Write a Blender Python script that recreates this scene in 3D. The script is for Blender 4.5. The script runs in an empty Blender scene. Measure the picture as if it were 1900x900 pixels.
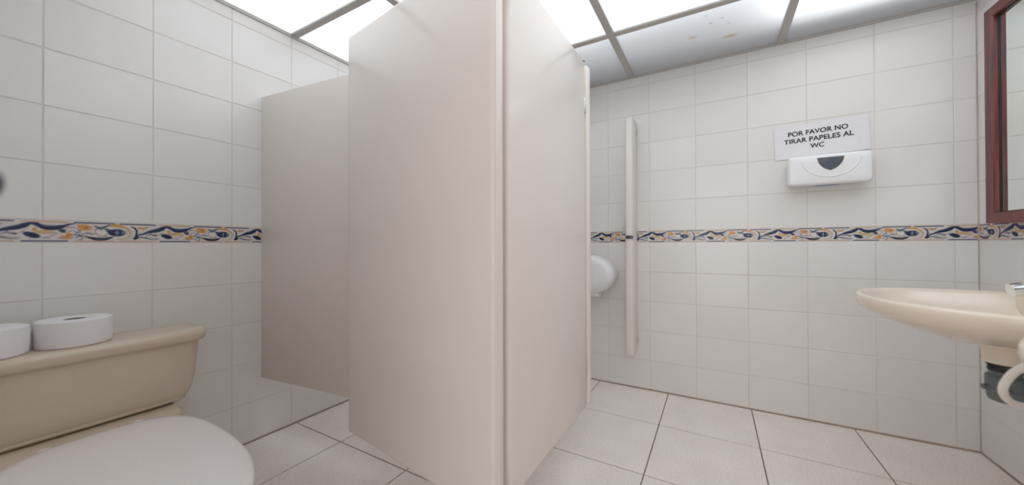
import bpy, bmesh, math, random
import numpy as np
from mathutils import Vector, Matrix

random.seed(7)
sc = bpy.context.scene
COL = sc.collection

# ------------------------------------------------------------------ camera, world, lights, exposure
YAW, PITCH, ROLL, CAMH, FPX = 0.5193, 0.0057, -0.0029, 0.9876, 655.9
cam_data = bpy.data.cameras.new('camera')
cam = bpy.data.objects.new('camera', cam_data)
COL.objects.link(cam)
cam_data.sensor_width = 36.0
cam_data.sensor_fit = 'HORIZONTAL'
cam_data.lens = 36.0 * FPX / 1900.0
cam_data.clip_start = 0.02
cam_data.dof.use_dof = True
cam_data.dof.focus_distance = 2.0
cam_data.dof.aperture_fstop = 1.2
_F = Vector((-math.sin(YAW) * math.cos(PITCH), math.cos(YAW) * math.cos(PITCH), math.sin(PITCH)))
_R = Vector((math.cos(YAW), math.sin(YAW), 0))
_U = _R.cross(_F)
_R2 = _R * math.cos(ROLL) + _U * math.sin(ROLL)
_U2 = _U * math.cos(ROLL) - _R * math.sin(ROLL)
cam.matrix_world = Matrix(((_R2.x, _U2.x, -_F.x, 0), (_R2.y, _U2.y, -_F.y, 0), (_R2.z, _U2.z, -_F.z, CAMH), (0, 0, 0, 1)))
sc.camera = cam

world = bpy.data.worlds.new('world')
sc.world = world
world.use_nodes = True
world.node_tree.nodes['Background'].inputs[0].default_value = (0.75, 0.85, 1.0, 1)
world.node_tree.nodes['Background'].inputs[1].default_value = 0.02

XL, XR, YD, YN = -2.028, 1.092, 2.546, -0.36        # left wall, right wall, back wall, wall behind the camera
ZC = 2.147                                           # luminous ceiling

def area_light(name, loc, sx, sy, power, col):
    l = bpy.data.lights.new(name, 'AREA')
    l.shape = 'RECTANGLE'; l.size = sx; l.size_y = sy; l.energy = power; l.color = col
    o = bpy.data.objects.new(name, l)
    o.location = loc
    COL.objects.link(o)
    return o
# lamp bank above the translucent ceiling panels
area_light('ceiling_lamp', (-0.46, 1.12, ZC + 0.22), 2.96, 1.56, 44.0, (0.97, 0.99, 1.0))
area_light('ceiling_tube_lamp', (0.68, 2.10, ZC + 0.16), 0.72, 0.18, 3.6, (0.97, 0.99, 1.0))
# light of the lobby falling in through the entrance behind the camera
hall = area_light('lobby_light', (0.02, YN - 0.45, 1.00), 1.0, 1.8, 14.5, (1.0, 0.945, 0.90))
hall.rotation_euler = (math.pi / 2, 0, 0)

# a small white room: let the light bounce
sc.cycles.max_bounces = 16
sc.cycles.diffuse_bounces = 12
sc.cycles.glossy_bounces = 6
sc.cycles.transmission_bounces = 12
vs = sc.view_settings
vs.view_transform = 'Standard'
vs.look = 'None'
vs.exposure = -0.08
vs.gamma = 1.0
vs.use_curve_mapping = False

# ------------------------------------------------------------------ materials
def sl(c):
    return tuple(((v / 255) / 12.92 if v / 255 <= 0.04045 else ((v / 255 + 0.055) / 1.055) ** 2.4) for v in c) + (1,)

def new_mat(name):
    m = bpy.data.materials.new(name)
    m.use_nodes = True
    nt = m.node_tree
    b = nt.nodes['Principled BSDF']
    return m, nt, b

def simple(name, col, rough=0.4, metal=0.0, spec=0.5, noise=0.0, nscale=8.0, bump=0.0, bscale=30.0, coat=0.0):
    m, nt, b = new_mat(name)
    c = col if len(col) == 4 else tuple(col) + (1,)
    b.inputs['Base Color'].default_value = c
    b.inputs['Roughness'].default_value = rough
    b.inputs['Metallic'].default_value = metal
    b.inputs['Specular IOR Level'].default_value = spec
    b.inputs['Coat Weight'].default_value = coat
    tc = nt.nodes.new('ShaderNodeTexCoord')
    if noise > 0:
        n = nt.nodes.new('ShaderNodeTexNoise'); n.inputs['Scale'].default_value = nscale; n.inputs['Detail'].default_value = 4
        nt.links.new(tc.outputs['Object'], n.inputs['Vector'])
        mx = nt.nodes.new('ShaderNodeMix'); mx.data_type = 'RGBA'
        mx.inputs['A'].default_value = tuple(v * (1 - noise) for v in c[:3]) + (1,)
        mx.inputs['B'].default_value = tuple(min(1, v * (1 + noise)) for v in c[:3]) + (1,)
        nt.links.new(n.outputs['Fac'], mx.inputs['Factor'])
        nt.links.new(mx.outputs['Result'], b.inputs['Base Color'])
    if bump > 0:
        n2 = nt.nodes.new('ShaderNodeTexNoise'); n2.inputs['Scale'].default_value = bscale; n2.inputs['Detail'].default_value = 3
        nt.links.new(tc.outputs['Object'], n2.inputs['Vector'])
        bp = nt.nodes.new('ShaderNodeBump'); bp.inputs['Strength'].default_value = bump; bp.inputs['Distance'].default_value = 0.002
        nt.links.new(n2.outputs['Fac'], bp.inputs['Height'])
        nt.links.new(bp.outputs['Normal'], b.inputs['Normal'])
    return m

M = {}
# glazed wall tile: small tone change from tile to tile
m, nt, b = new_mat('glazed_tile')
oi = nt.nodes.new('ShaderNodeObjectInfo')
mx = nt.nodes.new('ShaderNodeMix'); mx.data_type = 'RGBA'
mx.inputs['A'].default_value = (0.735, 0.72, 0.70, 1)
mx.inputs['B'].default_value = (0.765, 0.752, 0.735, 1)
nt.links.new(oi.outputs['Random'], mx.inputs['Factor'])
nt.links.new(mx.outputs['Result'], b.inputs['Base Color'])
b.inputs['Roughness'].default_value = 0.22
b.inputs['Specular IOR Level'].default_value = 0.45
tc = nt.nodes.new('ShaderNodeTexCoord')
n2 = nt.nodes.new('ShaderNodeTexNoise'); n2.inputs['Scale'].default_value = 9.0
nt.links.new(tc.outputs['Object'], n2.inputs['Vector'])
bp = nt.nodes.new('ShaderNodeBump'); bp.inputs['Strength'].default_value = 0.12; bp.inputs['Distance'].default_value = 0.004
nt.links.new(n2.outputs['Fac'], bp.inputs['Height']); nt.links.new(bp.outputs['Normal'], b.inputs['Normal'])
M['tile'] = m

M['grout'] = simple('wall_grout', (0.68, 0.635, 0.59), 0.9, noise=0.15, nscale=3.0, spec=0.2)
M['floor_grout'] = simple('floor_grout', (0.27, 0.205, 0.155), 0.9, noise=0.3, nscale=4.0, spec=0.2)

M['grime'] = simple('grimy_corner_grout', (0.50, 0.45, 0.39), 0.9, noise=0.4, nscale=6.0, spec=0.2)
M['base_grout'] = simple('stained_base_grout', (0.38, 0.31, 0.245), 0.9, noise=0.4, nscale=5.0, spec=0.2)
# speckled floor tile
m, nt, b = new_mat('speckled_floor_tile')
tc = nt.nodes.new('ShaderNodeTexCoord')
n1 = nt.nodes.new('ShaderNodeTexNoise'); n1.inputs['Scale'].default_value = 120; n1.inputs['Detail'].default_value = 3
n3 = nt.nodes.new('ShaderNodeTexNoise'); n3.inputs['Scale'].default_value = 5; n3.inputs['Detail'].default_value = 5
geo = nt.nodes.new('ShaderNodeNewGeometry')
nt.links.new(geo.outputs['Position'], n1.inputs['Vector']); nt.links.new(geo.outputs['Position'], n3.inputs['Vector'])
r1 = nt.nodes.new('ShaderNodeValToRGB')
r1.color_ramp.elements[0].position = 0.33; r1.color_ramp.elements[0].color = (0.77, 0.715, 0.67, 1)
r1.color_ramp.elements[1].position = 0.60; r1.color_ramp.elements[1].color = (0.88, 0.83, 0.785, 1)
nt.links.new(n1.outputs['Fac'], r1.inputs['Fac'])
r3 = nt.nodes.new('ShaderNodeValToRGB')
r3.color_ramp.elements[0].position = 0.3; r3.color_ramp.elements[0].color = (0.93, 0.92, 0.91, 1)
r3.color_ramp.elements[1].position = 0.7; r3.color_ramp.elements[1].color = (1, 1, 1, 1)
nt.links.new(n3.outputs['Fac'], r3.inputs['Fac'])
mm = nt.nodes.new('ShaderNodeMix'); mm.data_type = 'RGBA'; mm.blend_type = 'MULTIPLY'; mm.inputs['Factor'].default_value = 1.0
nt.links.new(r1.outputs['Color'], mm.inputs['A']); nt.links.new(r3.outputs['Color'], mm.inputs['B'])
nt.links.new(mm.outputs['Result'], b.inputs['Base Color'])
b.inputs['Roughness'].default_value = 0.5
b.inputs['Specular IOR Level'].default_value = 0.3
M['floor'] = m

# printed border tile: the print is a colour attribute
m, nt, b = new_mat('printed_border_tile')
at = nt.nodes.new('ShaderNodeAttribute'); at.attribute_name = 'print'
nt.links.new(at.outputs['Color'], b.inputs['Base Color'])
b.inputs['Roughness'].default_value = 0.25
M['border'] = m

# translucent ceiling panel with a few water stains and specks (fixed places on the panels)
m, nt, b = new_mat('ceiling_panel_acrylic')
nt.nodes.remove(b)
out = nt.nodes['Material Output']
geo = nt.nodes.new('ShaderNodeNewGeometry')
def spot(cx, cy, rx, ry, hard):
    sub = nt.nodes.new('ShaderNodeVectorMath'); sub.operation = 'SUBTRACT'
    sub.inputs[1].default_value = (cx, cy, ZC)
    nt.links.new(geo.outputs['Position'], sub.inputs[0])
    mul = nt.nodes.new('ShaderNodeVectorMath'); mul.operation = 'MULTIPLY'
    mul.inputs[1].default_value = (1 / rx, 1 / ry, 0)
    nt.links.new(sub.outputs[0], mul.inputs[0])
    ln = nt.nodes.new('ShaderNodeVectorMath'); ln.operation = 'LENGTH'
    nt.links.new(mul.outputs[0], ln.inputs[0])
    mr = nt.nodes.new('ShaderNodeMapRange'); mr.interpolation_type = 'SMOOTHSTEP'
    mr.inputs['From Min'].default_value = hard; mr.inputs['From Max'].default_value = 1.0
    mr.inputs['To Min'].default_value = 1.0; mr.inputs['To Max'].default_value = 0.0
    nt.links.new(ln.outputs['Value'], mr.inputs['Value'])
    return mr.outputs['Result']
cur = None
base = (0.90, 0.93, 0.97, 1)
def over(prev, fac, col, amt):
    mx = nt.nodes.new('ShaderNodeMix'); mx.data_type = 'RGBA'
    if prev is None: mx.inputs['A'].default_value = base
    else: nt.links.new(prev, mx.inputs['A'])
    mx.inputs['B'].default_value = col
    mu = nt.nodes.new('ShaderNodeMath'); mu.operation = 'MULTIPLY'; mu.inputs[1].default_value = amt
    nt.links.new(fac, mu.inputs[0]); nt.links.new(mu.outputs[0], mx.inputs['Factor'])
    return mx.outputs['Result']
STAINS = [(-0.098, 2.235, 0.036, 0.024, 0.0, (0.78, 0.6, 0.36, 1), 0.65), (0.085, 2.32, 0.060, 0.03, 0.0, (0.72, 0.58, 0.34, 1), 0.75),
          (-0.01, 2.135, 0.014, 0.010, 0.1, (0.3, 0.33, 0.38, 1), 0.6), (0.042, 2.115, 0.014, 0.010, 0.1, (0.35, 0.38, 0.42, 1), 0.45),
          (0.075, 2.185, 0.013, 0.010, 0.1, (0.4, 0.45, 0.5, 1), 0.35), (-0.03, 2.055, 0.016, 0.010, 0.1, (0.45, 0.5, 0.5, 1), 0.35)]
for s in STAINS:
    cur = over(cur, spot(*s[:5]), s[5], s[6])
tr = nt.nodes.new('ShaderNodeBsdfTranslucent'); df = nt.nodes.new('ShaderNodeBsdfDiffuse')
nt.links.new(cur, tr.inputs['Color']); nt.links.new(cur, df.inputs['Color'])
ms = nt.nodes.new('ShaderNodeMixShader'); ms.inputs[0].default_value = 0.38
nt.links.new(tr.outputs[0], ms.inputs[1]); nt.links.new(df.outputs[0], ms.inputs[2])
nt.links.new(ms.outputs[0], out.inputs['Surface'])
M['panel'] = m

M['tbar'] = simple('painted_ceiling_bar', (0.50, 0.485, 0.46), 0.55)
M['soffit'] = simple('plenum_plaster', (0.45, 0.45, 0.46), 0.9)
M['plaster'] = simple('plain_wall', (0.72, 0.69, 0.66), 0.8)
M['laminate'] = simple('beige_laminate', (0.775, 0.72, 0.67), 0.15, spec=0.2, noise=0.02, nscale=3)
M['laminate_edge'] = simple('beige_laminate_edge', (0.76, 0.71, 0.66), 0.32, spec=0.45)
M['alu'] = simple('aluminium', (0.62, 0.60, 0.57), 0.38, metal=0.9)
M['darkmetal'] = simple('dark_metal', (0.05, 0.055, 0.075), 0.35, metal=0.3)
M['latchmetal'] = simple('worn_latch_metal', (0.12, 0.12, 0.12), 0.35, metal=0.6)
M['cream'] = simple('cream_ceramic', (0.62, 0.53, 0.425), 0.12, spec=0.5)
M['sinkcream'] = simple('pale_cream_ceramic', (0.78, 0.69, 0.585), 0.10, spec=0.5)
M['seat'] = simple('white_seat_plastic', (0.86, 0.82, 0.80), 0.22, spec=0.5)
M['roll'] = simple('toilet_paper', (0.80, 0.78, 0.80), 0.95, spec=0.1, bump=0.35, bscale=90)
M['card'] = simple('cardboard_core', (0.18, 0.12, 0.09), 0.9, spec=0.1)
M['white'] = simple('white_plastic', (0.80, 0.81, 0.83), 0.25, spec=0.5)
M['hose'] = simple('white_hose_plastic', (0.78, 0.74, 0.68), 0.35)
M['smoke'] = simple('smoked_window', (0.085, 0.10, 0.13), 0.2, spec=0.5)
M['smoke_edge'] = simple('window_bezel', (0.22, 0.17, 0.15), 0.4)
M['slot'] = simple('blue_grey_slot', (0.25, 0.31, 0.42), 0.4)
M['paper'] = simple('printer_paper', (0.76, 0.75, 0.78), 0.9, spec=0.1)
M['ink'] = simple('black_ink', (0.045, 0.045, 0.05), 0.8, spec=0.1)
M['pipe'] = simple('grey_pvc', (0.125, 0.15, 0.155), 0.4)
M['rubber_and_gap'] = simple('black_rubber_and_gap', (0.02, 0.02, 0.022), 0.6)  # trap seals, and the painted gap shade inside the mirror frame
M['chrome'] = simple('chrome', (0.80, 0.82, 0.84), 0.08, metal=1.0)
M['mirror'] = simple('mirror_glass', (0.86, 0.90, 0.89), 0.015, metal=1.0)

# stained wood with grain
m, nt, b = new_mat('red_stained_wood')
tc = nt.nodes.new('ShaderNodeTexCoord')
mp = nt.nodes.new('ShaderNodeMapping'); mp.inputs['Scale'].default_value = (30, 30, 1.6)
nn = nt.nodes.new('ShaderNodeTexNoise'); nn.inputs['Scale'].default_value = 3; nn.inputs['Detail'].default_value = 6
nt.links.new(tc.outputs['Object'], mp.inputs['Vector']); nt.links.new(mp.outputs['Vector'], nn.inputs['Vector'])
rp = nt.nodes.new('ShaderNodeValToRGB')
rp.color_ramp.elements[0].position = 0.35; rp.color_ramp.elements[0].color = (0.065, 0.014, 0.015, 1)
rp.color_ramp.elements[1].position = 0.7; rp.color_ramp.elements[1].color = (0.20, 0.034, 0.026, 1)
nt.links.new(nn.outputs['Fac'], rp.inputs['Fac']); nt.links.new(rp.outputs['Color'], b.inputs['Base Color'])
b.inputs['Roughness'].default_value = 0.3
M['wood'] = m

# ------------------------------------------------------------------ mesh helpers
def mesh_from(bm, smooth_angle=None):
    me = bpy.data.meshes.new('mesh')
    bmesh.ops.recalc_face_normals(bm, faces=bm.faces)
    if smooth_angle is not None:
        th = math.radians(smooth_angle)
        for f in bm.faces: f.smooth = True
        for e in bm.edges:
            e.smooth = len(e.link_faces) == 2 and e.calc_face_angle(0) < th
    bm.to_mesh(me); bm.free()
    return me

def link(name, me, mat, parent=None, loc=(0, 0, 0), rot=(0, 0, 0)):
    o = bpy.data.objects.new(name, me)
    if mat and not me.materials: me.materials.append(mat)
    o.location = loc; o.rotation_euler = rot
    o.parent = parent
    COL.objects.link(o)
    return o

def thing(name, label, cat, loc=(0, 0, 0), rotz=0.0, group=None):
    o = bpy.data.objects.new(name, None)
    o.empty_display_size = 0.1
    o.location = loc; o.rotation_euler = (0, 0, rotz)
    o['label'] = label; o['category'] = cat
    if group: o['group'] = group
    COL.objects.link(o)
    return o

def box_bm(x0, x1, y0, y1, z0, z1, bev=0.0, seg=2, bm=None):
    new = bm is None
    if new: bm = bmesh.new()
    r = bmesh.ops.create_cube(bm, size=1.0)
    vsx = r['verts']
    for v in vsx:
        v.co = Vector(((x0 + x1) / 2 + v.co.x * (x1 - x0), (y0 + y1) / 2 + v.co.y * (y1 - y0), (z0 + z1) / 2 + v.co.z * (z1 - z0)))
    if bev > 0:
        es = list({e for v in vsx for e in v.link_edges})
        bmesh.ops.bevel(bm, geom=es, offset=bev, segments=seg, affect='EDGES', profile=0.5)
    return bm

def box(name, x0, x1, y0, y1, z0, z1, mat, parent=None, bev=0.0, seg=2):
    return link(name, mesh_from(box_bm(x0, x1, y0, y1, z0, z1, bev, seg), 40 if bev else None), mat, parent)

def loft_bm(rings, cap0=True, cap1=True, bm=None, closed=False):
    bm = bm or bmesh.new()
    R = [[bm.verts.new(p) for p in r] for r in rings]
    n = len(R[0])
    pairs = list(zip(R[:-1], R[1:])) + ([(R[-1], R[0])] if closed else [])
    for a, c in pairs:
        for i in range(n):
            bm.faces.new((a[i], a[(i + 1) % n], c[(i + 1) % n], c[i]))
    if not closed:
        if cap0: bm.faces.new(R[0][::-1])
        if cap1: bm.faces.new(R[-1])
    return bm

def lathe_bm(profile, n=32, cx=0, cy=0, sx=1, sy=1, bm=None, cap0=True, cap1=True):
    return loft_bm([[(cx + r * sx * math.cos(2 * math.pi * i / n), cy + r * sy * math.sin(2 * math.pi * i / n), z) for i in range(n)] for r, z in profile], cap0, cap1, bm)

def catmull(pts, sub=8):
    P = [Vector(p) for p in pts]
    P = [P[0] * 2 - P[1]] + P + [P[-1] * 2 - P[-2]]
    out = []
    for i in range(1, len(P) - 2):
        for k in range(sub):
            t = k / sub
            a, b_, c, d = P[i - 1], P[i], P[i + 1], P[i + 2]
            out.append(0.5 * ((2 * b_) + (c - a) * t + (2 * a - 5 * b_ + 4 * c - d) * t * t + (3 * b_ - a - 3 * c + d) * t ** 3))
    out.append(P[-2])
    return out

def tube_bm(pts, rad, n=14, bm=None):
    pts = [Vector(p) for p in pts]
    rads = rad if isinstance(rad, (list, tuple)) else [rad] * len(pts)
    rings = []
    up = None
    for i, p_ in enumerate(pts):
        t = (pts[min(i + 1, len(pts) - 1)] - pts[max(i - 1, 0)]).normalized()
        if up is None:
            up = Vector((0, 0, 1)) if abs(t.z) < 0.9 else Vector((1, 0, 0))
        a = t.cross(up).normalized(); up = a.cross(t).normalized()
        rings.append([p_ + (a * math.cos(2 * math.pi * k / n) + up * math.sin(2 * math.pi * k / n)) * rads[i] for k in range(n)])
    return loft_bm(rings, bm=bm)

def superell(ax, ay, e, n=64, cx=0.0, cy=0.0, z=0.0):
    r = []
    for i in range(n):
        t = 2 * math.pi * i / n
        c, s = math.cos(t), math.sin(t)
        r.append((cx + ax * math.copysign(abs(c) ** (2 / e), c), cy + ay * math.copysign(abs(s) ** (2 / e), s), z))
    return r

def structure(o):
    o['kind'] = 'structure'
    return o

# ------------------------------------------------------------------ the room: tiled walls
TW, TH, BZ0, BZ1 = 0.2772, 0.2, 1.0, 1.0768
GAP, TT = 0.0032, 0.008
_tile_cache = {}
def tile_mesh(w, h, mat):
    """tile lying in the local XZ plane, face towards -Y, chamfered edge"""
    key = (round(w, 4), round(h, 4), mat.name)
    if key in _tile_cache: return _tile_cache[key]
    bm = bmesh.new()
    ch = 0.0016
    def ring(inset, y):
        return [(inset, y, inset), (w - inset, y, inset), (w - inset, y, h - inset), (inset, y, h - inset)]
    loft_bm([ring(0, 0.004), ring(0, -TT + ch), ring(ch, -TT)], cap0=False, bm=bm)
    me = mesh_from(bm); me.materials.append(mat)
    _tile_cache[key] = me
    return me

# ---- border print, drawn once into an array
BW = 0.3425
NU, NV = 172, 40
def draw_border():
    U = np.linspace(0, 1, NU); V = np.linspace(0, 1, NV)
    UU, VV = np.meshgrid(U, V, indexing='ij')
    X = 120 + 1630 * UU
    Y = 340 - VV * 240
    S = lambda r, g, b_: np.array(sl((r, g, b_))[:3])
    white = S(226, 221, 216); navy = S(38, 52, 104); ink = S(24, 33, 66); teal = S(88, 108, 122); orange = S(226, 160, 92)
    tan = S(214, 180, 140); brown = S(150, 112, 80); purple = S(136, 130, 152); olive = S(206, 176, 92); pink = S(204, 176, 158); sky = S(120, 150, 172)
    C = np.tile(white, (NU, NV, 1))
    def put(mask, col, a=1.0):
        nonlocal C
        mk = (mask * a)[..., None]
        C = C * (1 - mk) + col * mk
    def soft(d, w=5.0):
        return np.clip(0.5 - d / w, 0, 1)
    def ell(cx, cy, rx, ry, col, rot=0.0, a=1.0):
        for sh in (-1630, 0, 1630):
            dx, dy = X - cx - sh, Y - cy
            c, s = math.cos(rot), math.sin(rot)
            u, v = dx * c + dy * s, -dx * s + dy * c
            put(soft((np.sqrt((u / rx) ** 2 + (v / ry) ** 2) - 1) * min(rx, ry), 8), col, a)
    def stroke(pts, col, a=1.0):
        # pts: (x, y, width); smooth curve through them
        P = np.array(pts, float); n = len(P)
        ext = np.vstack([2 * P[0] - P[1], P, 2 * P[-1] - P[-2]])
        dense = []
        for i in range(1, n):
            for k in range(8):
                t = k / 8; A, B, D, E = ext[i - 1], ext[i], ext[i + 1], ext[i + 2]
                dense.append(0.5 * (2 * B + (D - A) * t + (2 * A - 5 * B + 4 * D - E) * t * t + (3 * B - A - 3 * D + E) * t ** 3))
        dense.append(P[-1])
        dense = np.array(dense)
        for sh in (-1630, 0, 1630):
            d = np.full(X.shape, 1e9)
            for q0, q1 in zip(dense[:-1], dense[1:]):
                ex, ey = q1[0] - q0[0], q1[1] - q0[1]
                L = ex * ex + ey * ey + 1e-6
                t = np.clip(((X - sh - q0[0]) * ex + (Y - q0[1]) * ey) / L, 0, 1)
                dd = np.hypot(X - sh - q0[0] - t * ex, Y - q0[1] - t * ey) - 0.62 * (q0[2] + t * (q1[2] - q0[2]))
                d = np.minimum(d, dd)
            put(soft(d, 8), col, a)
    # pale grey and lilac scrolls filling the ground
    lil = S(140, 134, 152); gr = S(112, 122, 132)
    for k in range(26):
        x0 = 380 + k * 47; y0 = 300 - 28 * math.sin(k * 2.1) - 40 * (k % 3)
        stroke([(x0 - 30, y0 + 8, 4), (x0, y0 - 8, 9), (x0 + 34, y0 + 4, 5)], lil if k % 2 else gr, 0.75)
    for k in range(9):
        x0 = 1190 + k * 52; y0 = 205 + 40 * math.sin(k * 1.7)
        stroke([(x0 - 24, y0, 4), (x0, y0 + 12, 9), (x0 + 26, y0 - 6, 5)], gr, 0.8)
    # swirl round the eye at the tile joint
    stroke([(1650, 140, 16), (1760, 138, 26), (1840, 155, 22), (1905, 200, 20), (1912, 245, 18), (1880, 285, 14), (1800, 305, 10), (1740, 305, 8)], tan)
    stroke([(1690, 138, 20), (1790, 140, 24), (1850, 160, 12)], orange)
    stroke([(1880, 165, 6), (1935, 215, 7), (1930, 260, 6), (1890, 300, 6)], brown, 0.7)
    stroke([(1860, 190, 5), (1880, 225, 6), (1865, 265, 5)], brown, 0.5)
    ell(1745, 222, 112, 46, navy); ell(1730, 225, 60, 30, ink); ell(1745, 222, 26, 24, sky, a=0.7); ell(1822, 218, 17, 22, sky, a=0.85)
    ell(1655, 205, 48, 24, navy, 0.35); ell(1620, 185, 35, 12, teal, 0.3)
    ell(1735, 128, 55, 13, olive)
    ell(1550, 226, 54, 22, S(235, 230, 225), 0.3)
    stroke([(1478, 190, 10), (1492, 235, 9), (1540, 262, 9), (1625, 266, 10)], brown, 0.75)
    stroke([(1478, 148, 14), (1540, 170, 26), (1600, 152, 20), (1660, 128, 10)], teal)
    stroke([(1370, 272, 10), (1450, 296, 26), (1550, 305, 34), (1640, 294, 24), (1700, 276, 8)], ink)
    stroke([(1480, 300, 6), (1560, 302, 10), (1630, 292, 6)], teal, 0.8)
    stroke([(1265, 292, 9), (1290, 272, 10), (1330, 285, 10), (1320, 312, 9), (1285, 312, 8)], teal)
    stroke([(1240, 255, 10), (1310, 262, 12), (1380, 276, 10)], teal)
    stroke([(1345, 245, 8), (1385, 232, 12), (1425, 246, 8)], purple)
    stroke([(1230, 200, 8), (1260, 225, 10), (1310, 215, 10), (1300, 190, 8)], teal, 0.8)
    ell(1365, 168, 84, 36, orange, 0.1); ell(1300, 150, 34, 18, orange, 0.4); ell(1372, 170, 22, 12, brown, a=0.8); ell(1420, 182, 20, 12, tan)
    ell(1160, 268, 64, 36, orange, -0.2); ell(1130, 252, 24, 14, S(238, 226, 208)); ell(1172, 266, 18, 11, brown, a=0.5)
    stroke([(1080, 296, 6), (1140, 300, 8), (1210, 292, 6)], brown, 0.7)
    stroke([(1140, 190, 8), (1185, 168, 14), (1240, 168, 10), (1290, 190, 8)], purple, 0.8)
    ell(1108, 208, 46, 24, teal, 0.2); ell(1115, 212, 26, 12, navy)
    # long wavy leaf
    stroke([(395, 252, 10), (470, 228, 18), (560, 200, 34), (660, 180, 44), (735, 155, 44), (790, 132, 26), (860, 128, 14)], navy)
    stroke([(790, 130, 16), (850, 145, 34), (920, 172, 44), (1000, 178, 46), (1080, 170, 40), (1140, 152, 26), (1200, 130, 14), (1250, 126, 8)], navy)
    stroke([(560, 206, 6), (660, 190, 14), (735, 165, 12), (790, 140, 6)], ink)
    stroke([(870, 165, 6), (950, 188, 16), (1050, 184, 14), (1120, 165, 6)], ink)
    stroke([(880, 146, 5), (960, 160, 9), (1050, 158, 6)], teal, 0.8)
    stroke([(520, 196, 5), (600, 176, 8), (690, 158, 5)], teal, 0.8)
    # pair of leaves at the fork
    stroke([(300, 142, 8), (345, 160, 20), (372, 200, 24), (366, 250, 28), (350, 292, 30)], navy)
    stroke([(318, 294, 10), (360, 290, 22), (400, 282, 12)], ink)
    stroke([(372, 270, 24), (410, 244, 16), (450, 232, 8)], navy)
    ell(440, 160, 62, 17, S(206, 172, 112), 0.05); ell(455, 158, 24, 9, orange); ell(505, 148, 20, 8, teal, -0.4, 0.8)
    stroke([(415, 275, 14), (500, 284, 16), (580, 302, 10), (660, 308, 6)], teal)
    stroke([(500, 258, 8), (560, 240, 14), (620, 250, 16), (672, 246, 6)], purple)
    stroke([(540, 275, 5), (610, 288, 8), (680, 296, 5)], purple, 0.8)
    ell(640, 252, 20, 12, ink, a=0.7)
    ell(800, 262, 90, 31, navy, 0.22); ell(815, 268, 62, 18, ink, 0.22)
    ell(932, 228, 104, 22, S(208, 182, 120), 0.02); ell(828, 200, 26, 24, S(214, 170, 92)); ell(930, 240, 60, 8, tan)
    stroke([(700, 240, 6), (720, 215, 6), (770, 180, 6)], purple, 0.7)
    stroke([(890, 290, 5), (960, 285, 8), (1030, 262, 6), (1060, 245, 4)], purple, 0.8)
    stroke([(980, 262, 10), (1040, 268, 8)], S(212, 178, 182), 0.8)
    # ruled dashes above and below
    for lo, hi, ct, cb in ((0.018, 0.315, navy, pink), (0.352, 0.648, tan, navy), (0.685, 0.982, navy, pink)):
        inu = np.clip(np.minimum(UU - lo, hi - UU) * 200 + 0.5, 0, 1)
        put(inu * np.clip(0.5 - (np.abs(VV - 0.955) - 0.030) * 40, 0, 1), ct)
        put(inu * np.clip(0.5 - (np.abs(VV - 0.045) - 0.030) * 40, 0, 1), cb)
    gapm = np.clip(0.5 - (np.abs(VV - 0.955) - 0.05) * 40, 0, 1)
    return C * 0.86
BORDER = draw_border()

_border_cache = {}
def border_mesh(u0, u1):
    key = (round(u0, 3), round(u1, 3))
    if key in _border_cache: return _border_cache[key]
    h = BZ1 - BZ0 - 0.003
    nu = max(2, int(round((u1 - u0) * (NU - 1))) + 1)
    us = np.linspace(u0, u1, nu)
    w = (u1 - u0) * BW - 0.0008
    verts, cols = [], []
    for i, u in enumerate(us):
        f = u * (NU - 1); a = min(int(f), NU - 2); t = f - a
        row = BORDER[a] * (1 - t) + BORDER[a + 1] * t
        for j in range(NV):
            verts.append((w * i / (nu - 1), -TT, h * j / (NV - 1)))
            cols.append(tuple(row[j]) + (1.0,))
    faces = [(i * NV + j, (i + 1) * NV + j, (i + 1) * NV + j + 1, i * NV + j + 1) for i in range(nu - 1) for j in range(NV - 1)]
    k = len(verts)
    for (x, z, src) in ((0, 0, 0), (w, 0, (nu - 1) * NV), (w, h, nu * NV - 1), (0, h, NV - 1)):
        verts.append((x, 0.004, z)); cols.append((0.7, 0.68, 0.64, 1))
    c = [0, (nu - 1) * NV, nu * NV - 1, NV - 1]
    for q in range(4):
        r = (q + 1) % 4
        faces.append((c[r], c[q], k + q, k + r))
    me = bpy.data.meshes.new('border_tile')
    me.from_pydata(verts, [], faces)
    at = me.color_attributes.new('print', 'FLOAT_COLOR', 'POINT')
    at.data.foreach_set('color', np.array(cols, dtype=np.float32).ravel())
    me.materials.append(M['border'])
    _border_cache[key] = me
    return me

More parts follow.
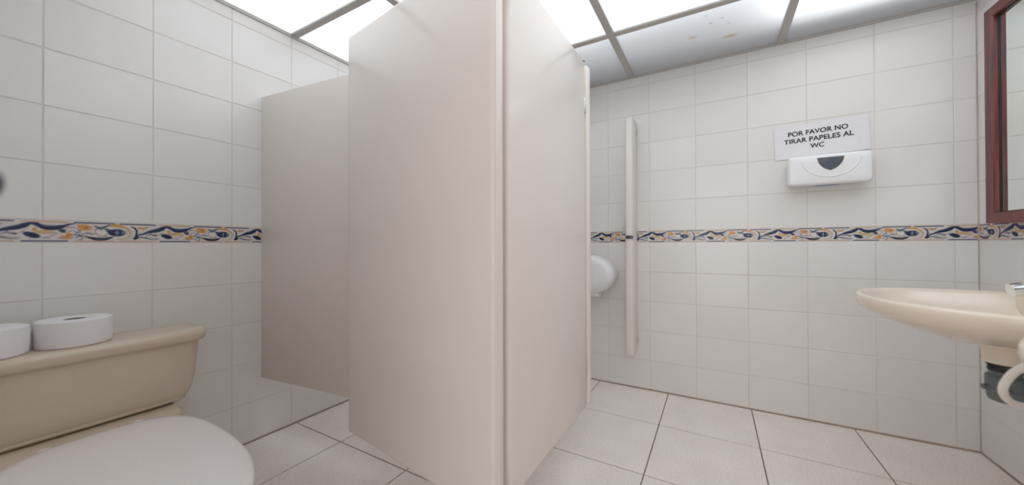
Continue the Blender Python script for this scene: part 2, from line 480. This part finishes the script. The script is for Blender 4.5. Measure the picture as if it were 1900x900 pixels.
ZL = [0.007] + [TH * i for i in range(1, 6)]
ZU = [BZ1 + TH * i for i in range(6)] + [ZC + 0.02]
def tiled_wall(name, origin, rotz, length, ulines, seam, label):
    """local u runs left to right as seen from inside the room"""
    wall = link(name, mesh_from(box_bm(-0.15, length + 0.15, -0.0068, 0.12, -0.05, ZC + 0.6)), M['grout'], None, (origin[0], origin[1], 0), (0, 0, rotz))
    structure(wall)
    wall['label'] = label
    us = [0.0] + [u for u in ulines if 0.02 < u < length - 0.02] + [length]
    rows = list(zip(ZL[:-1], ZL[1:])) + list(zip(ZU[:-1], ZU[1:]))
    for a, c in zip(us[:-1], us[1:]):
        for z0, z1 in rows:
            w, h = c - a - GAP, z1 - z0 - GAP
            if abs(c - a - TW) < 0.002: w = TW - GAP
            if abs(z1 - z0 - TH) < 0.006: h = TH - GAP
            o = link('wall_tile', tile_mesh(w, h, M['tile']), None, wall, (a + GAP / 2, random.uniform(-0.0003, 0.0003), z0 + GAP / 2),
                     (random.uniform(-1, 1) * 0.0012, 0, random.uniform(-1, 1) * 0.0012))
    k0 = math.floor((0 - seam) / BW)
    u = seam + k0 * BW
    while u < length - 1e-4:
        a, c = max(0.0, u), min(length, u + BW)
        if c - a > 0.01:
            link('border_tile', border_mesh((a - u) / BW, (c - u) / BW), None, wall, (a + 0.0004, 0, BZ0 + 0.0015))
        u += BW
    return wall

tiled_wall('wall_left', (XL, YN), math.pi / 2, YD - YN, [0.255 - YN + TW * k for k in range(-6, 10)], 0.433 - YN, 'white tiled side wall with printed border behind the toilet')
tiled_wall('wall_back', (XL, YD), 0.0, XR - XL, [-0.655 - XL + TW * k for k in range(-6, 10)], 0.522 - XL, 'white tiled end wall with printed border and paper notice')
tiled_wall('wall_right', (XR, YD), -math.pi / 2, YD - YN, [TW * k for k in range(1, 14)], YD - 2.451, 'white tiled wall carrying the mirror and basins')
# wall behind the camera with the open entrance
DX0, DX1, DZ = -0.42, 0.50, 1.98
bm = box_bm(XL - 0.15, DX0, YN - 0.12, YN, -0.05, ZC + 0.6)
box_bm(DX1, XR + 0.15, YN - 0.12, YN, -0.05, ZC + 0.6, bm=bm)
box_bm(DX0, DX1, YN - 0.12, YN, DZ, ZC + 0.6, bm=bm)
wn = link('wall_front', mesh_from(bm), M['plaster'])
structure(wn)

# ---- floor
floor = box('floor', XL - 0.1, XR + 0.1, YN - 0.6, YD + 0.1, -0.15, -0.003, M['floor_grout'])
structure(floor)
FX, FY, FW, FD = -1.6337, 1.1174, 0.4555, 0.4805
xs = [XL] + [FX + FW * k for k in range(-3, 8) if XL + 0.03 < FX + FW * k < XR - 0.03] + [XR]
ys = [YN] + [FY + FD * k for k in range(-6, 6) if YN + 0.03 < FY + FD * k < YD - 0.03] + [YD]
for a, c in zip(xs[:-1], xs[1:]):
    for d, e in zip(ys[:-1], ys[1:]):
        g = 0.0055
        link('floor_tile', mesh_from(box_bm(a + g / 2, c - g / 2, d + g / 2, e - g / 2, -0.012, 0.0, 0.0012, 1)), M['floor'], floor)

# grubby joint between floor and walls
box('base_joint', XL, XR, YD - TT - 0.003, YD, -0.004, 0.0075, M['base_grout'], floor)
box('base_joint', XR - TT - 0.003, XR, YN, YD - TT - 0.003, -0.004, 0.0075, M['base_grout'], floor)
box('base_joint', XL, XL + TT + 0.003, YN, YD - TT - 0.003, -0.004, 0.0075, M['base_grout'], floor)
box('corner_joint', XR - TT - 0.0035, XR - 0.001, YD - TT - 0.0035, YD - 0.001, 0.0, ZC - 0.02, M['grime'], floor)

# ---- luminous ceiling: bars, panels and the void above
ceiling = bpy.data.objects.new('ceiling', None); ceiling.location = (0, 0, ZC); COL.objects.link(ceiling); structure(ceiling)
bxs = [-1.322, -0.491, 0.340]
bys = [1.976 - 0.875 * k for k in range(0, 4)]
for x in bxs:
    box('ceiling_bar', x - 0.019, x + 0.019, YN, YD, -0.004, 0.012, M['tbar'], ceiling, 0.002, 1)
xe = [XL] + bxs + [XR]
for y in [v for v in bys if v > YN + 0.05]:
    for a, c in zip(xe[:-1], xe[1:]):
        box('ceiling_bar', a + (0.019 if a > XL else 0), c - (0.019 if c < XR else 0), y - 0.019, y + 0.019, -0.003, 0.012, M['tbar'], ceiling, 0.002, 1)
px = [XL] + bxs + [XR]
py = [YN] + sorted(v for v in bys if v > YN + 0.05) + [YD]
for a, c in zip(px[:-1], px[1:]):
    for d, e in zip(py[:-1], py[1:]):
        bm = bmesh.new()
        bm.faces.new([bm.verts.new(q) for q in ((a + .005, d + .005, 0.006), (c - .005, d + .005, 0.006), (c - .005, e - .005, 0.006), (a + .005, e - .005, 0.006))])
        link('ceiling_panel', mesh_from(bm), M['panel'], ceiling)
box('edge_trim', XL, XL + 0.014, YN, YD, -0.012, 0.004, M['tbar'], ceiling)
box('edge_trim', XR - 0.014, XR, YN, YD, -0.012, 0.004, M['tbar'], ceiling)
box('edge_trim', XL + 0.014, XR - 0.014, YD - 0.014, YD, -0.012, 0.004, M['tbar'], ceiling)
box('plenum_beam', XL, XR, 2.30, YD, 0.06, 0.5, M['soffit'], ceiling)
box('plenum_roof', XL - 0.1, XR + 0.1, YN - 0.1, YD + 0.1, 0.5, 0.55, M['soffit'], ceiling)

# ------------------------------------------------------------------ cubicle panels
PT = 0.045
def slab(name, L, z0, z1, parent, th=PT, bev=0.012, mat='laminate'):
    return box(name, 0, L, 0, th, z0, z1, M[mat], parent, bev, 3)

# door of the first cubicle, swung in (front corner at the hinge side A, free corner B)
A = Vector((-0.515, 0.800)); B = Vector((-1.275, 0.903))
ang = math.atan2((A - B).y, (A - B).x)
L1 = (A - B).length
d1 = thing('cubicle_door', 'large beige laminate cubicle door swung inward next to the toilet', 'door', (B.x, B.y, 0), ang, 'cubicle doors')
slab('door_panel', L1, 0.240, 1.825, d1)
def hinge(parent, x, y, z):
    h = link('hinge', mesh_from(lathe_bm([(0.0075, -0.035), (0.0085, -0.033), (0.0085, 0.033), (0.0075, 0.035)], 12), 40), M['alu'], parent, (x, y, z))
    return h
for z in (0.27, 1.74): hinge(d1, L1 + 0.010, PT + 0.008, z)
box('edge_profile', L1 - 0.002, L1 + 0.004, 0.008, PT - 0.008, 0.252, 1.813, M['laminate_edge'], d1, 0.0018, 2)
link('door_knob', mesh_from(lathe_bm([(0.012, 0), (0.013, 0.01), (0.02, 0.02), (0.02, 0.03), (0.015, 0.036)], 20), 40), M['alu'], d1, (0.05, PT - 0.002, 1.04), (-math.pi / 2, 0, 0))

# pilaster between the two cubicles (its room-side face is x = -0.51)
PX = -0.510
pil = thing('cubicle_pilaster', 'glossy beige laminate front panel between the two cubicle doors', 'panel', (PX, 0.875, 0), math.pi / 2)
slab('panel', 0.70, 0.245, 1.825, pil)
link('leg', mesh_from(lathe_bm([(0.022, 0.0), (0.022, 0.01), (0.014, 0.014), (0.014, 0.25)], 16), 40), M['alu'], pil, (0.06, PT / 2, 0))
link('screw', mesh_from(lathe_bm([(0.006, 0), (0.006, 0.003), (0.003, 0.005)], 10), 40), M['darkmetal'], pil, (0.688, 0.004, 1.823), (0, 0, 0))

# door of the second cubicle: seen as its hinge edge only
d2 = thing('cubicle_door', 'narrow light edge of the far cubicle door behind the glossy front panel', 'door', (-0.506, 1.592, 0), math.radians(176), 'cubicle doors')
box('door_panel', 0.0, 0.74, -PT, 0.0, 0.245, 1.822, M['laminate'], d2, 0.012, 3)
for z in (0.42, 1.63): hinge(d2, 0.012, 0.010, z)

# partition between the cubicles
pa = Vector((XL, 0.937)); pb = Vector((-0.557, 0.937 + 1.471 * 0.1036))
pt = thing('cubicle_partition', 'beige laminate partition fixed to the tiled wall beyond the toilet', 'partition', (pa.x, pa.y, 0), math.atan2((pb - pa).y, (pb - pa).x))
box('panel', 0.004, (pb - pa).length - 0.004, 0, 0.035, 0.309, 1.752, M['laminate'], pt, 0.006, 2)
for z in (0.45, 1.6):
    box('wall_bracket', 0.0, 0.04, 0.035, 0.05, z - 0.03, z + 0.03, M['alu'], pt, 0.003, 1)

# strike posts
def strike_post(loc, rotz, L, label, th, side):
    t = thing('cubicle_post', label, 'post', loc, rotz, 'cubicle posts')
    box('panel', 0.012, L, 0, th, 0.255, 1.825, M['laminate_edge'], t, 0.016, 4)
    for z in (0.33, 1.755):
        box('wall_bracket', 0.0, 0.014, -0.004, th + 0.004, z - 0.02, z + 0.02, M['alu'], t, 0.002, 1)
    return t
# local x runs from the wall towards the door opening
ps = strike_post((-0.457, YD, 0), -math.pi / 2, 0.166, 'slim beige laminate post with dark latch standing out from the end wall', 0.05, 1)
# rotation -90 deg: local x -> -y, local y -> +x ; shift so that the body lies at x -0.507 .. -0.457
ps.location.x = -0.507
la = box('latch', 0.152, 0.174, 0.004, 0.050, 1.024, 1.044, M['latchmetal'], ps, 0.004, 2)
box('latch_keeper', 0.148, 0.160, -0.016, -0.001, 1.062, 1.105, M['alu'], ps, 0.003, 1)
link('latch_bolt', mesh_from(lathe_bm([(0.007, 0), (0.008, 0.004), (0.008, 0.010), (0.006, 0.013)], 14), 40), M['darkmetal'], ps, (0.174, 0.022, 1.034), (0, math.pi / 2, 0))

pn = strike_post((-0.556, -0.38, 0), math.pi / 2, 0.387, 'beige laminate post at the very left edge carrying a dark round knob', 0.045, 1)
pn.location = (-0.511, -0.36, 0)
link('leg', mesh_from(lathe_bm([(0.022, 0.0), (0.022, 0.01), (0.014, 0.014), (0.014, 0.26)], 16), 40), M['alu'], pn, (0.1, 0.0225, 0))
link('latch_knob', mesh_from(lathe_bm([(0.004, -0.002), (0.005, 0.006), (0.0105, 0.009), (0.0118, 0.014), (0.0105, 0.019), (0.004, 0.0215)], 20), 40), M['darkmetal'], pn, (0.3855, 0.018, 1.041), (0, math.pi / 2, 0))

# ------------------------------------------------------------------ toilet
toi = thing('toilet', 'cream ceramic toilet with white closed lid standing against the tiled wall', 'toilet', (XL, 0.33, 0))
# local: x out from the wall, y along the wall
def rrect(x0, x1, hy, e, z, cy=0.0, n=72):
    return superell((x1 - x0) / 2, hy, e, n, (x0 + x1) / 2, cy, z)
rings = []
for z, x0, x1, hy in ((0.3620, 0.040, 0.140, 0.196), (0.3635, 0.030, 0.160, 0.218), (0.369, 0.024, 0.176, 0.238), (0.380, 0.019, 0.185, 0.254), (0.398, 0.017, 0.190, 0.266),
                      (0.425, 0.015, 0.1935, 0.275), (0.47, 0.014, 0.196, 0.282), (0.53, 0.014, 0.198, 0.288), (0.605, 0.013, 0.200, 0.294)):
    rings.append(rrect(x0, x1, hy + 0.010, 6.0, z))
link('tank', mesh_from(loft_bm(rings), 50), M['cream'], toi)
# raised skirt round the lower edge of the tank
rings = []
for z, g in ((0.371, -0.004), (0.374, 0.001), (0.379, 0.003), (0.384, 0.002), (0.387, -0.002)):
    rings.append(rrect(0.018 - g * .3, 0.184 + g, 0.2635 + g, 6.0, z))
link('tank_rim', mesh_from(loft_bm(rings, False, False), 60), M['cream'], toi)
rings = []
for z, g in ((0.603, -0.006), (0.604, 0.0), (0.612, 0.006), (0.630, 0.009), (0.642, 0.006), (0.648, -0.002), (0.6505, -0.014), (0.651, -0.03)):
    rings.append(rrect(0.008 - min(g, 0.004), 0.212 + g, 0.318 + g, 5.5 if z < 0.64 else 5.0, z))
link('tank_lid', mesh_from(loft_bm(rings), 50), M['cream'], toi)
lev = link('flush_lever', mesh_from(tube_bm(catmull([(0.198, -0.225, 0.585), (0.222, -0.225, 0.585), (0.228, -0.205, 0.584), (0.226, -0.178, 0.580)], 5), [0.011] * 5 + [0.009] * 6 + [0.010] * 5, 14), 50), M['darkmetal'], toi)
# seat plan: straight-ish back, round front
SX0, SX1, SHW = 0.252, 1.055, 0.226
def seat_ring(g, z, n=80, x0=SX0, x1=SX1, hw=SHW):
    out_ = []
    cx = x0 + 0.30
    for i in range(n):
        t = 2 * math.pi * i / n
        c, s = math.cos(t), math.sin(t)
        if c >= 0: e, ax = 2.25, x1 - cx
        else: e, ax = 3.0, cx - x0
        out_.append((cx + (ax + g) * math.copysign(abs(c) ** (2 / e), c), (hw + g) * math.copysign(abs(s) ** (2 / e), s), z))
    return out_
rings = [seat_ring(g, z) for g, z in ((-0.012, 0.346), (-0.002, 0.347), (0.002, 0.352), (0.002, 0.360), (-0.002, 0.367), (-0.010, 0.3715), (-0.03, 0.3745), (-0.08, 0.3765), (-0.15, 0.377))]
link('lid', mesh_from(loft_bm(rings), 60), M['seat'], toi)
rings = [seat_ring(g, z) for g, z in ((-0.016, 0.324), (-0.004, 0.326), (-0.001, 0.333), (-0.004, 0.342), (-0.014, 0.345))]
link('seat', mesh_from(loft_bm(rings), 60), M['seat'], toi)
rings = []
for z, x0, x1, hw in ((0.0, 0.30, 0.78, 0.135), (0.02, 0.30, 0.775, 0.132), (0.10, 0.28, 0.76, 0.125), (0.18, 0.22, 0.80, 0.14), (0.24, 0.12, 0.87, 0.165), (0.29, 0.06, 0.945, 0.19), (0.312, 0.04, 1.015, 0.212), (0.323, 0.045, 1.015, 0.212)):
    rings.append(seat_ring(0, z, x0=x0, x1=x1, hw=hw))
link('bowl', mesh_from(loft_bm(rings), 60), M['cream'], toi)
# ledge under the tank
rings = [rrect(0.02, 0.33, 0.20, 4, 0.25), rrect(0.015, 0.33, 0.225, 4, 0.30), rrect(0.015, 0.30, 0.232, 4, 0.352), rrect(0.03, 0.28, 0.225, 4, 0.364)]
link('tank_shelf', mesh_from(loft_bm(rings), 50), M['cream'], toi)
for s in (-1, 1):
    link('lid_hinge', mesh_from(lathe_bm([(0.016, 0.345), (0.018, 0.350), (0.018, 0.374), (0.014, 0.380)], 16), 50), M['seat'], toi, (0.262, 0.1 * s, -0.012))

# toilet rolls on the tank lid
def toilet_roll(x, y, label, r=0.088, h=0.088):
    t = thing('toilet_roll', label, 'toilet roll', (x, y, 0.651), random.uniform(0, 6), 'toilet rolls on the tank')
    prof = [(0.026, 0.0), (r - 0.006, 0.0), (r - 0.001, 0.003), (r, 0.02), (r + 0.0005, h * .5), (r, h - 0.02), (r - 0.001, h - 0.003), (r - 0.006, h), (0.03, h - 0.001), (0.026, h - 0.003)]
    bm = loft_bm([[(q[0] * math.cos(2 * math.pi * i / 56), q[0] * math.sin(2 * math.pi * i / 56), q[1]) for i in range(56)] for q in prof], closed=True)
    link('paper', mesh_from(bm, 40), M['roll'], t)
    prof = [(0.0262, 0.001), (0.0262, h - 0.003), (0.0245, h - 0.004), (0.0245, 0.001)]
    bm = loft_bm([[(q[0] * math.cos(2 * math.pi * i / 32), q[0] * math.sin(2 * math.pi * i / 32), q[1]) for i in range(32)] for q in prof], closed=True)
    link('cardboard_core', mesh_from(bm, 40), M['card'], t)
    return t
toilet_roll(-1.917, 0.311, 'whole white toilet roll lying flat on the tank lid')
toilet_roll(-1.908, 0.130, 'white toilet roll cut off by the left edge on the tank lid')

# ------------------------------------------------------------------ wall basins
def make_sink(cy, label):
    t = thing('wall_basin', label, 'basin', (XR, cy, 0), 0, 'wall basins')
    # local: -x out from the wall
    cx = -0.292
    def plan(s, z, e_back=4.0, dx=0.0):
        out_ = []
        n = 88
        for i in range(n):
            a = 2 * math.pi * i / n
            c, sn = math.cos(a), math.sin(a)
            if c < 0: ax, e = 0.335, 2.15
            else: ax, e = 0.290, e_back
            out_.append((cx + dx + s * ax * math.copysign(abs(c) ** (2 / e), c), s * 0.375 * math.copysign(abs(sn) ** (2 / (2.15 if c < 0 else 3.2)), sn), z))
        return out_
    def circ(r, z):
        n = 88
        return [(cx + r * math.cos(2 * math.pi * i / n), r * math.sin(2 * math.pi * i / n), z) for i in range(n)]
    def lerp(a, b_, f):
        return [tuple(u * (1 - f) + v * f for u, v in zip(p_, q)) for p_, q in zip(a, b_)]
    rings = [circ(0.042, 0.606), circ(0.046, 0.612), circ(0.050, 0.655), lerp(circ(0.08, 0.662), plan(0.25, 0.662), 0.5), plan(0.42, 0.676), plan(0.62, 0.697), plan(0.80, 0.722), plan(0.92, 0.742),
             plan(0.972, 0.754), plan(0.992, 0.766), plan(1.0, 0.782), plan(0.998, 0.793), plan(0.988, 0.800), plan(0.965, 0.803),
             plan(0.925, 0.800, dx=-0.006), plan(0.885, 0.790, dx=-0.014), plan(0.83, 0.768, dx=-0.022), plan(0.72, 0.735, dx=-0.022), plan(0.5, 0.705, dx=-0.015), plan(0.2, 0.692), plan(0.06, 0.690)]
    link('basin_bowl', mesh_from(loft_bm(rings), 45), M['sinkcream'], t)
    # back deck carrying the tap
    rings = [[(q[0], q[1], z) for q in superell(0.075, 0.30, 5, 48, -0.079, 0, z)] for z in (0.70, 0.797, 0.804)]
    link('tap_deck', mesh_from(loft_bm(rings), 45), M['sinkcream'], t)
    link('drain', mesh_from(lathe_bm([(0.026, 0.690), (0.026, 0.694), (0.02, 0.695)], 24, cx, 0), 40), M['chrome'], t)
    bm = tube_bm(catmull([(-0.075, 0.0, 0.800), (-0.076, 0.0, 0.845), (-0.095, 0.0, 0.868), (-0.150, 0.0, 0.866), (-0.262, 0.0, 0.842)], 6), [0.022] * 13 + [0.020] * 11 + [0.018])
    f = link('faucet', mesh_from(bm, 50), M['chrome'], t)
    link('faucet_tip', mesh_from(tube_bm([(-0.255, 0, 0.8435), (-0.262, 0, 0.842), (-0.280, 0, 0.838)], 0.0215, 18), 50), M['chrome'], f)
    # bottle trap
    tr_ = link('trap', mesh_from(lathe_bm([(0.0310, 0.605), (0.0310, 0.592), (0.0335, 0.590), (0.0335, 0.570), (0.0384, 0.567), (0.0409, 0.562), (0.0409, 0.528), (0.0384, 0.524), (0.0384, 0.500), (0.0341, 0.488), (0.0217, 0.482)], 36, cx, 0), 35), M['pipe'], t)
    link('gasket', mesh_from(lathe_bm([(0.0360, 0.607), (0.0378, 0.604), (0.0378, 0.598), (0.0322, 0.595)], 36, cx, 0), 35), M['rubber_and_gap'], tr_)
    link('ring_nut', mesh_from(lathe_bm([(0.0341, 0.593), (0.0357, 0.590), (0.0357, 0.583), (0.0341, 0.580)], 36, cx, 0), 35), M['rubber_and_gap'], tr_)
    bm = lathe_bm([(0.0384, 0.530), (0.0419, 0.528), (0.0419, 0.522), (0.0384, 0.520)], 36, cx, 0)
    for a in (0.2, 1.9, 3.2, 4.4, 5.5):
        box_bm(cx + 0.043 * math.cos(a) - 0.008, cx + 0.043 * math.cos(a) + 0.008, 0.043 * math.sin(a) - 0.008, 0.043 * math.sin(a) + 0.008, 0.518, 0.532, 0.002, 1, bm)
    link('collar_ring', mesh_from(bm, 35), M['pipe'], tr_)
    bm = tube_bm(catmull([(cx + 0.03, 0, 0.545), (cx + 0.12, 0, 0.545), (-0.10, 0, 0.545), (0.0, 0, 0.545)], 4), 0.022)
    link('outlet_pipe', mesh_from(bm, 50), M['pipe'], tr_)
    return t
make_sink(1.752, 'cream ceramic wall basin with grey trap, below the red wooden mirror')
s2 = make_sink(0.88, 'nearer wall basin with a white hose, cut off by the right edge')
# white drain hose looping out below the nearer basin, towards the wall
hp = [(-0.34, 0.05, 0.64), (-0.42, 0.20, 0.690), (-0.470, 0.352, 0.722), (-0.482, 0.412, 0.694), (-0.490, 0.436, 0.658), (-0.490, 0.447, 0.632), (-0.474, 0.467, 0.607), (-0.436, 0.511, 0.584), (-0.36, 0.60, 0.56), (-0.2, 0.68, 0.55), (0.0, 0.70, 0.55)]
link('drain_hose', mesh_from(tube_bm(catmull(hp, 10), 0.0080, 14), 60), M['hose'], s2)

# ------------------------------------------------------------------ mirror with wooden frame
MY0, MY1, MZ0, MZ1 = 0.95, 2.395, 1.074, 2.008
mir = thing('mirror', 'wall mirror in a dark red stained wooden frame above the basins', 'mirror', (XR, (MY0 + MY1) / 2, MZ0))
def mloc(x, y, z): return (x - XR, y - (MY0 + MY1) / 2, z - MZ0)
def frame_board(p0, p1, w):
    """mitred board on the wall, outer edge p0-p1 (y,z), inner edge offset by w towards the middle"""
    cyy, czz = (MY0 + MY1) / 2, (MZ0 + MZ1) / 2
    def inn(q, k=1.0): return (q[0] + math.copysign(w * k, cyy - q[0]), q[1] + math.copysign(0.044 / 0.055 * w * k, czz - q[1]))
    prof = [(0.0, -0.001), (0.0, -0.046), (0.06, -0.050), (0.94, -0.050), (1.0, -0.046), (1.0, -0.001)]
    bm = bmesh.new()
    rings = []
    for q in (p0, p1):
        rings.append([Vector(mloc(XR + dx, *inn(q, k))) for k, dx in prof])
    loft_bm(rings, bm=bm)
    return link('frame_board', mesh_from(bm, 30), M['wood'], mir)
c4 = [(MY0, MZ0), (MY1, MZ0), (MY1, MZ1), (MY0, MZ1)]
for i in range(4): frame_board(c4[i], c4[(i + 1) % 4], 0.056)
iy0, iy1, iz0, iz1 = MY0 + 0.056, MY1 - 0.056, MZ0 + 0.0445, MZ1 - 0.0445
q0, q1 = mloc(XR - 0.030, iy0 - 0.01, iz0 - 0.01), mloc(XR - 0.024, iy1 + 0.01, iz1 + 0.01)
box('mirror_glass', q0[0], q1[0], q0[1], q1[1], q0[2], q1[2], M['mirror'], mir)
def gap_strip(y0, y1, z0, z1):  # black strip standing in for the shaded gap between frame and glass
    a, c = mloc(XR - 0.0335, y0, z0), mloc(XR - 0.0295, y1, z1)
    box('gap_strip', a[0], c[0], a[1], c[1], a[2], c[2], M['rubber_and_gap'], mir, 0.002, 2)
gap_strip(iy1 - 0.004, iy1, iz0, iz1); gap_strip(iy0, iy0 + 0.004, iz0, iz1); gap_strip(iy0 + 0.004, iy1 - 0.004, iz0, iz0 + 0.004); gap_strip(iy0 + 0.004, iy1 - 0.004, iz1 - 0.004, iz1)

# ------------------------------------------------------------------ paper towel dispenser and notice on the end wall
dsp = thing('paper_towel_dispenser', 'white plastic paper towel dispenser with dark window on the end wall', 'dispenser', (0.527, YD - TT, 1.300))
W2, DD, HH = 0.172, 0.102, 0.163
rings = []
def face_ring(y, g, bulge=0.0):
    # rounded rectangle in XZ
    pts = []
    for i in range(64):
        t = 2 * math.pi * (i + 0.5) / 64
        c, s = math.cos(t), math.sin(t)
        e = 15
        pts.append(((W2 - g) * math.copysign(abs(c) ** (2 / e), c), y, HH / 2 + (HH / 2 - g) * math.copysign(abs(s) ** (2 / e), s)))
    return pts
rings = [face_ring(0.0, 0.010), face_ring(-0.03, 0.005), face_ring(-0.075, 0.001), face_ring(-0.092, 0.002), face_ring(-0.099, 0.006), face_ring(-DD, 0.014), face_ring(-DD - 0.002, 0.04)]
link('body', mesh_from(loft_bm(rings), 45), M['white'], dsp)
yF = -DD - 0.0015
cxd, czd = 0.005, 0.138
def arc_tube(rx, rz, a0, a1, rad, name, mat, y=yF, parent=dsp):
    pts = [(cxd + rx * math.cos(a0 + (a1 - a0) * k / 40), y, czd + rz * math.sin(a0 + (a1 - a0) * k / 40)) for k in range(41)]
    return link(name, mesh_from(tube_bm(pts, rad, 8), 60), mat, parent)
arc_tube(0.117, 0.098, math.pi + 0.06, 2 * math.pi - 0.06, 0.0034, 'raised_arc', M['white'])
def shield(sw, h, y0, y1, z_top, name, mat):
    pts = []
    for k in range(29):
        t = k / 14 - 1                      # -1 left top, 0 bottom tip, 1 right top
        f = 1 - abs(t)                      # 0 at the top, 1 at the tip
        pts.append((cxd + sw * math.copysign((1 - f ** 2.1) ** 0.72, t) if abs(t) > 1e-6 else cxd, z_top - h * f))
    bm = loft_bm([[(x, y0, z) for x, z in pts], [(x, y1, z) for x, z in pts], [(cxd + (x - cxd) * 0.96, y1 - 0.001, z_top - 0.002 + (z - z_top) * 0.96) for x, z in pts]])
    return link(name, mesh_from(bm, 30), mat, dsp)
shield(0.054, 0.071, -DD + 0.002, -DD - 0.0025, 0.143, 'window_bezel', M['smoke_edge'])
shield(0.049, 0.064, -DD + 0.002, -DD - 0.004, 0.140, 'window', M['smoke'])
bm = loft_bm([superell(0.050, 0.016, 2.2, 32, 0.0, -0.062, z) for z in (0.004, -0.0015)])
link('paper_slot', mesh_from(bm, 40), M['slot'], dsp)

# notice: sheet plus lettering
tilt = math.atan2(0.017, 0.405)
no = thing('paper_notice', 'white paper notice reading POR FAVOR NO TIRAR PAPELES AL WC above the dispenser', 'notice', (0.512, YD - TT, 1.475))
bm = bmesh.new()
NW, NH = 0.404, 0.186
nx, nz = 12, 6
g = [[bm.verts.new((-NW / 2 + NW * i / nx, -0.003 - 0.0022 * (math.sin(i * 0.9) * 0.3 + 1) * (abs(j / nz - 0.5) * 2) ** 2, NH * j / nz)) for j in range(nz + 1)] for i in range(nx + 1)]
for i in range(nx):
    for j in range(nz):
        bm.faces.new((g[i][j], g[i + 1][j], g[i + 1][j + 1], g[i][j + 1]))
bm.free()
me = mesh_from(box_bm(-NW / 2, NW / 2, -0.0046, -0.0034, 0, NH))
link('sheet', me, M['paper'], no, (0, 0, 0), (0, -tilt, 0))
def text_mesh(body, size):
    cu = bpy.data.curves.new('lettering', 'FONT')
    cu.body = body; cu.size = size; cu.align_x = 'CENTER'; cu.extrude = 0.0002; cu.offset = 0.0005
    o = bpy.data.objects.new('lettering_source', cu)
    COL.objects.link(o)
    bpy.context.view_layer.update()
    dg = bpy.context.evaluated_depsgraph_get()
    me = bpy.data.meshes.new_from_object(o.evaluated_get(dg))
    bpy.data.objects.remove(o); bpy.data.curves.remove(cu)
    return me
for body, zz, width, dx in (('POR FAVOR NO', 0.126, 0.256, -0.008), ('TIRAR PAPELES AL', 0.086, 0.297, -0.008), ('WC', 0.047, 0.060, -0.012)):
    me = text_mesh(body, 0.0358)
    co = np.empty(len(me.vertices) * 3, dtype=np.float32); me.vertices.foreach_get('co', co); co = co.reshape(-1, 3)
    w = co[:, 0].max() - co[:, 0].min()
    co[:, 0] = (co[:, 0] - (co[:, 0].max() + co[:, 0].min()) / 2) * width / w
    new = np.stack([co[:, 0] + dx, -0.0062 - co[:, 2], co[:, 1] + zz], -1)
    me.vertices.foreach_set('co', new.astype(np.float32).ravel())
    me.materials.clear()
    link('lettering', me, M['ink'], no, (0, 0, 0), (0, -tilt, 0))

# ------------------------------------------------------------------ jumbo toilet paper dispenser in the far cubicle
jb = thing('toilet_paper_dispenser', 'round white toilet paper dispenser on the end wall, half hidden in the far cubicle', 'dispenser', (-0.772, YD - TT, 0.775))
def disc(y, g, n=64):
    return [((0.188 - g) * math.cos(2 * math.pi * i / n), y, (0.137 - g) * math.sin(2 * math.pi * i / n)) for i in range(n)]
link('cover', mesh_from(loft_bm([disc(-0.02, 0.0), disc(-0.10, 0.0), disc(-0.125, 0.006), disc(-0.142, 0.018), disc(-0.152, 0.036), disc(-0.155, 0.055), disc(-0.1555, 0.1)]), 50), M['white'], jb)
link('back_plate', mesh_from(loft_bm([disc(0.0, 0.008), disc(-0.02, 0.008)]), 50), M['white'], jb)
box('tear_bar', -0.08, 0.08, -0.12, -0.02, -0.150, -0.125, M['white'], jb, 0.004, 2)
